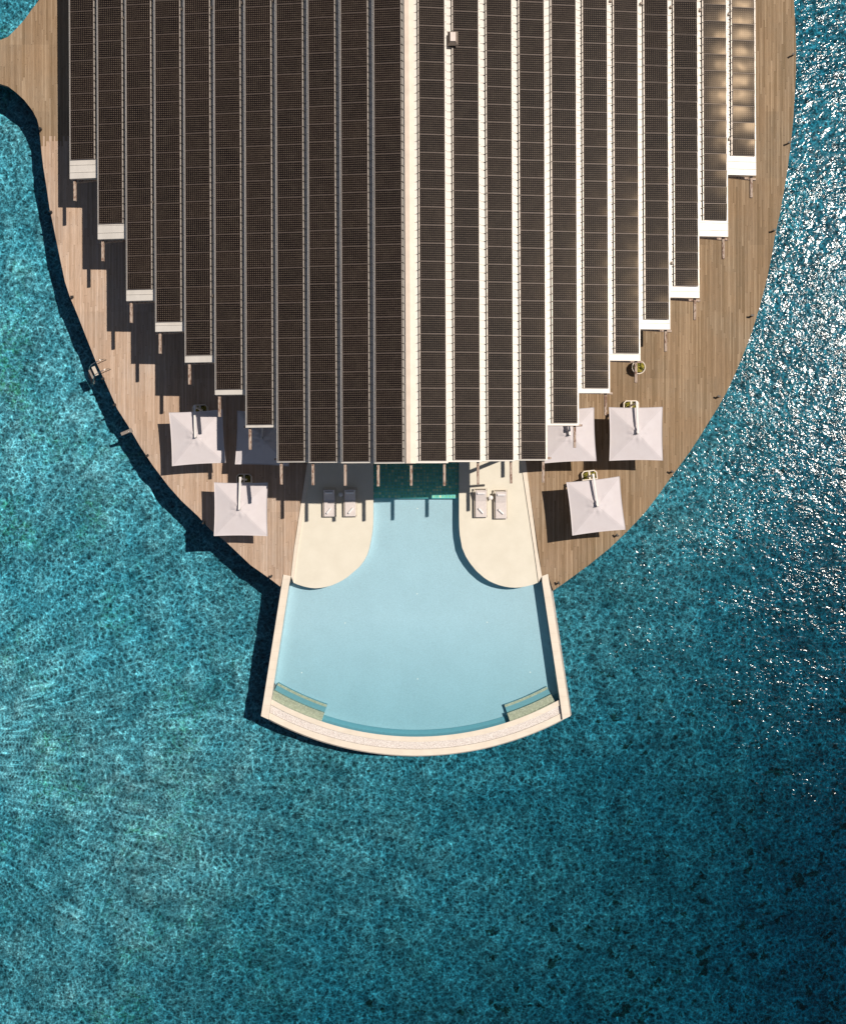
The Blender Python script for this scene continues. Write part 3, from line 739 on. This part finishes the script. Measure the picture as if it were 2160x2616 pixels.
TM = towel(); TM.materials.append(M['towel'])
for i, (lab, px, py) in enumerate(lgm):
    o = lg if i == 0 else copy_tree(lg)
    q = P(px, py, 0.3); o.location = (q.x, q.y, 0.004); o.rotation_euler = (0, 0, R(0.5))
    tag(o, lab, 'sun lounger', 'grey cushioned loungers on the terraces')
    t = bpy.data.objects.new('rolled_towel', TM); COL.objects.link(t)
    t.location = (q.x + tw[i][0], q.y + tw[i][1], 0.375 + 0.004 + 0.062); t.rotation_euler = (0, 0, R(tw[i][2]))
    tag(t, twl[i], 'towel', 'rolled towels on the loungers')
def make_table():
    r = empty('side_table')
    MB().lathe([(0.0, 0.45), (0.155, 0.45), (0.16, 0.44), (0.155, 0.425), (0.0, 0.425)], 32).build('tabletop', M['white'], r)
    MB().lathe([(0.022, 0.425), (0.022, 0.02)], 12).build('stem', M['white'], r)
    MB().lathe([(0.0, 0.022), (0.11, 0.018), (0.12, 0.0)], 24).build('foot', M['white'], r)
    return r
tb = make_table()
for i, (px, py, lab) in enumerate(((869.9, 1262.8, 'round white side table in shade between the left pair of loungers'), (1253, 1271.4, 'round white side table in sun between the right pair of loungers'))):
    o = tb if i == 0 else copy_tree(tb); q = P(px, py, 0.45); o.location = (q.x, q.y, 0.004); tag(o, lab, 'side table', 'round side tables between loungers')

# ================================================================ PLANTER BOWL
q = P(1630.5, 938, 0.5)
pl = tag(empty('potted_plant', (q.x, q.y, 0)), 'round cream bowl planter with yellow-green plant below the right roof edge', 'potted plant')
MB().lathe([(0.0, 0.0), (0.24, 0.0), (0.36, 0.18), (0.45, 0.46), (0.48, 0.52), (0.44, 0.53), (0.40, 0.48), (0.38, 0.42)], 40).build('pot', M['cream'], pl)
MB().lathe([(0.0, 0.43), (0.39, 0.43)], 32).build('soil', M['soil'], pl)
mb = MB()
for i in range(260):
    a = random.uniform(0, 6.283); rr = 0.33*math.sqrt(random.random()); cl = 0.5 + 0.5*math.sin(3*a + 1)
    if random.random() > 0.25 + 0.75*cl: continue
    leaf(mb, (rr*math.cos(a), rr*math.sin(a), 0.47 + random.random()*0.22), 0.075, random)
for i in range(16):
    a = random.uniform(0, 6.283); h = random.uniform(0.7, 1.15); rr = random.uniform(0.1, 0.3)
    mb.tube([(0.1*math.cos(a), 0.1*math.sin(a), 0.43), (rr*math.cos(a), rr*math.sin(a), h)], 0.006, 5)
    for _ in range(4): leaf(mb, (rr*math.cos(a) + random.uniform(-.05, .05), rr*math.sin(a) + random.uniform(-.05, .05), h + random.uniform(-.08, .03)), 0.05, random)
mb.build('foliage', M['leaf'], pl)

# ================================================================ SWIM LADDER
e0 = P(248, 945); nrm = Vector((-0.905, -0.425, 0)).normalized(); tng = Vector((-nrm.y, nrm.x, 0))
lad = tag(empty('swim_ladder', e0), 'steel swim ladder with two handrails on the left deck rim', 'ladder')
for s_ in (-1, 1):
    t0 = tng*0.36*s_
    pts = [(-0.88, 0.0), (-0.86, 0.42), (-0.70, 0.62), (-0.35, 0.68), (0.02, 0.60), (0.30, 0.30), (0.55, -0.35), (0.90, -1.3), (1.25, -2.3)]
    MB().tube([tuple(t0 + nrm*a + Vector((0, 0, z))) for a, z in pts], 0.024, 10).build('handrail', M['steel'], lad)
for i, (a, z) in enumerate(((0.17, -0.06), (0.55, -0.48), (0.72, -0.92), (0.90, -1.38), (1.06, -1.85))):
    mb = MB(); Mx = Matrix.Translation(nrm*a + Vector((0, 0, z))) @ Matrix.Rotation(math.atan2(tng.y, tng.x), 4, 'Z')
    mb.box(-0.34, 0.34, -0.12, 0.12, -0.02, 0.02, Mx, bev=0.006); mb.build('step', M['wicker'] if i == 0 else M['shelf_wood'], lad)

# board fixed across the rim
q = P(326, 1103); bo = tag(empty('rim_board', (q.x, q.y, 0), (0, 0, R(22))), 'grey board with a small steel button jutting over the left deck rim', 'board')
MB().box(-0.46, 0.36, -0.11, 0.11, 0.06, 0.14, Matrix.Rotation(R(-4), 4, 'Y'), bev=0.012).build('plank', M['shelf_wood'], bo)
MB().box(0.20, 0.36, -0.16, 0.16, 0.002, 0.10, bev=0.01).build('bracket', M['shelf_wood'], bo)
MB().lathe([(0.0, 0.17), (0.035, 0.165), (0.04, 0.10)], 14, (0.10, -0.02, 0)).build('button', M['steel'], bo)

# ================================================================ RIM LIGHTS
def make_light():
    r = empty('deck_light')
    MB().box(-0.05, 0.05, -0.05, 0.05, 0.0, 0.34, bev=0.006).build('post', M['darkmetal'], r)
    MB().box(-0.15, 0.08, -0.06, 0.06, 0.341, 0.385, bev=0.008).build('lamp_head', M['darkmetal'], r)
    return r
lts = [(102.5,329.7,'highest deck light on the left rim, just below the walkway curve'),(129,542.5,'deck light on the left rim beside the topmost roof step'),(183,760,'deck light on the left rim midway between the walkway and the ladder'),
 (262,970,'deck light on the left rim just below the swim ladder'),(291.5,1037,'pale small deck fitting on the left rim between the ladder and the grey board'),(375,1166.7,'deck light on the left rim below the grey board'),
 (519,1339,'deck light on the left rim beside the lowest left parasol'),(692,1476,'deck light on the left rim next to the pool corner'),
 (2026,139.8,'highest deck light on the right rim'),(2016,365,'deck light on the right rim opposite the outermost roof end'),(1979,589,'third deck light from the top on the right rim'),(1922,808,'deck light on the right rim at the middle of the curve'),
 (1837,1015.4,'deck light on the right rim level with the potted plant'),(1717.5,1208,'deck light on the right rim level with the parasol gap'),(1577,1371,'deck light on the right rim below the askew parasol'),(1427,1493,'deck light on the right rim next to the pool corner')]
l0 = make_light(); ctr = Vector((0, 16, 0))
for i, (px, py, lab) in enumerate(lts):
    o = l0 if i == 0 else copy_tree(l0); q = P(px, py); d = (ctr - q); d.z = 0; d.normalize(); q = q + d*0.10
    o.location = (q.x, q.y, 0); o.rotation_euler = (0, 0, math.atan2(-d.y, -d.x))
    tag(o, lab, 'deck light', 'small lights spaced along the deck rim')
print('panels', NP)
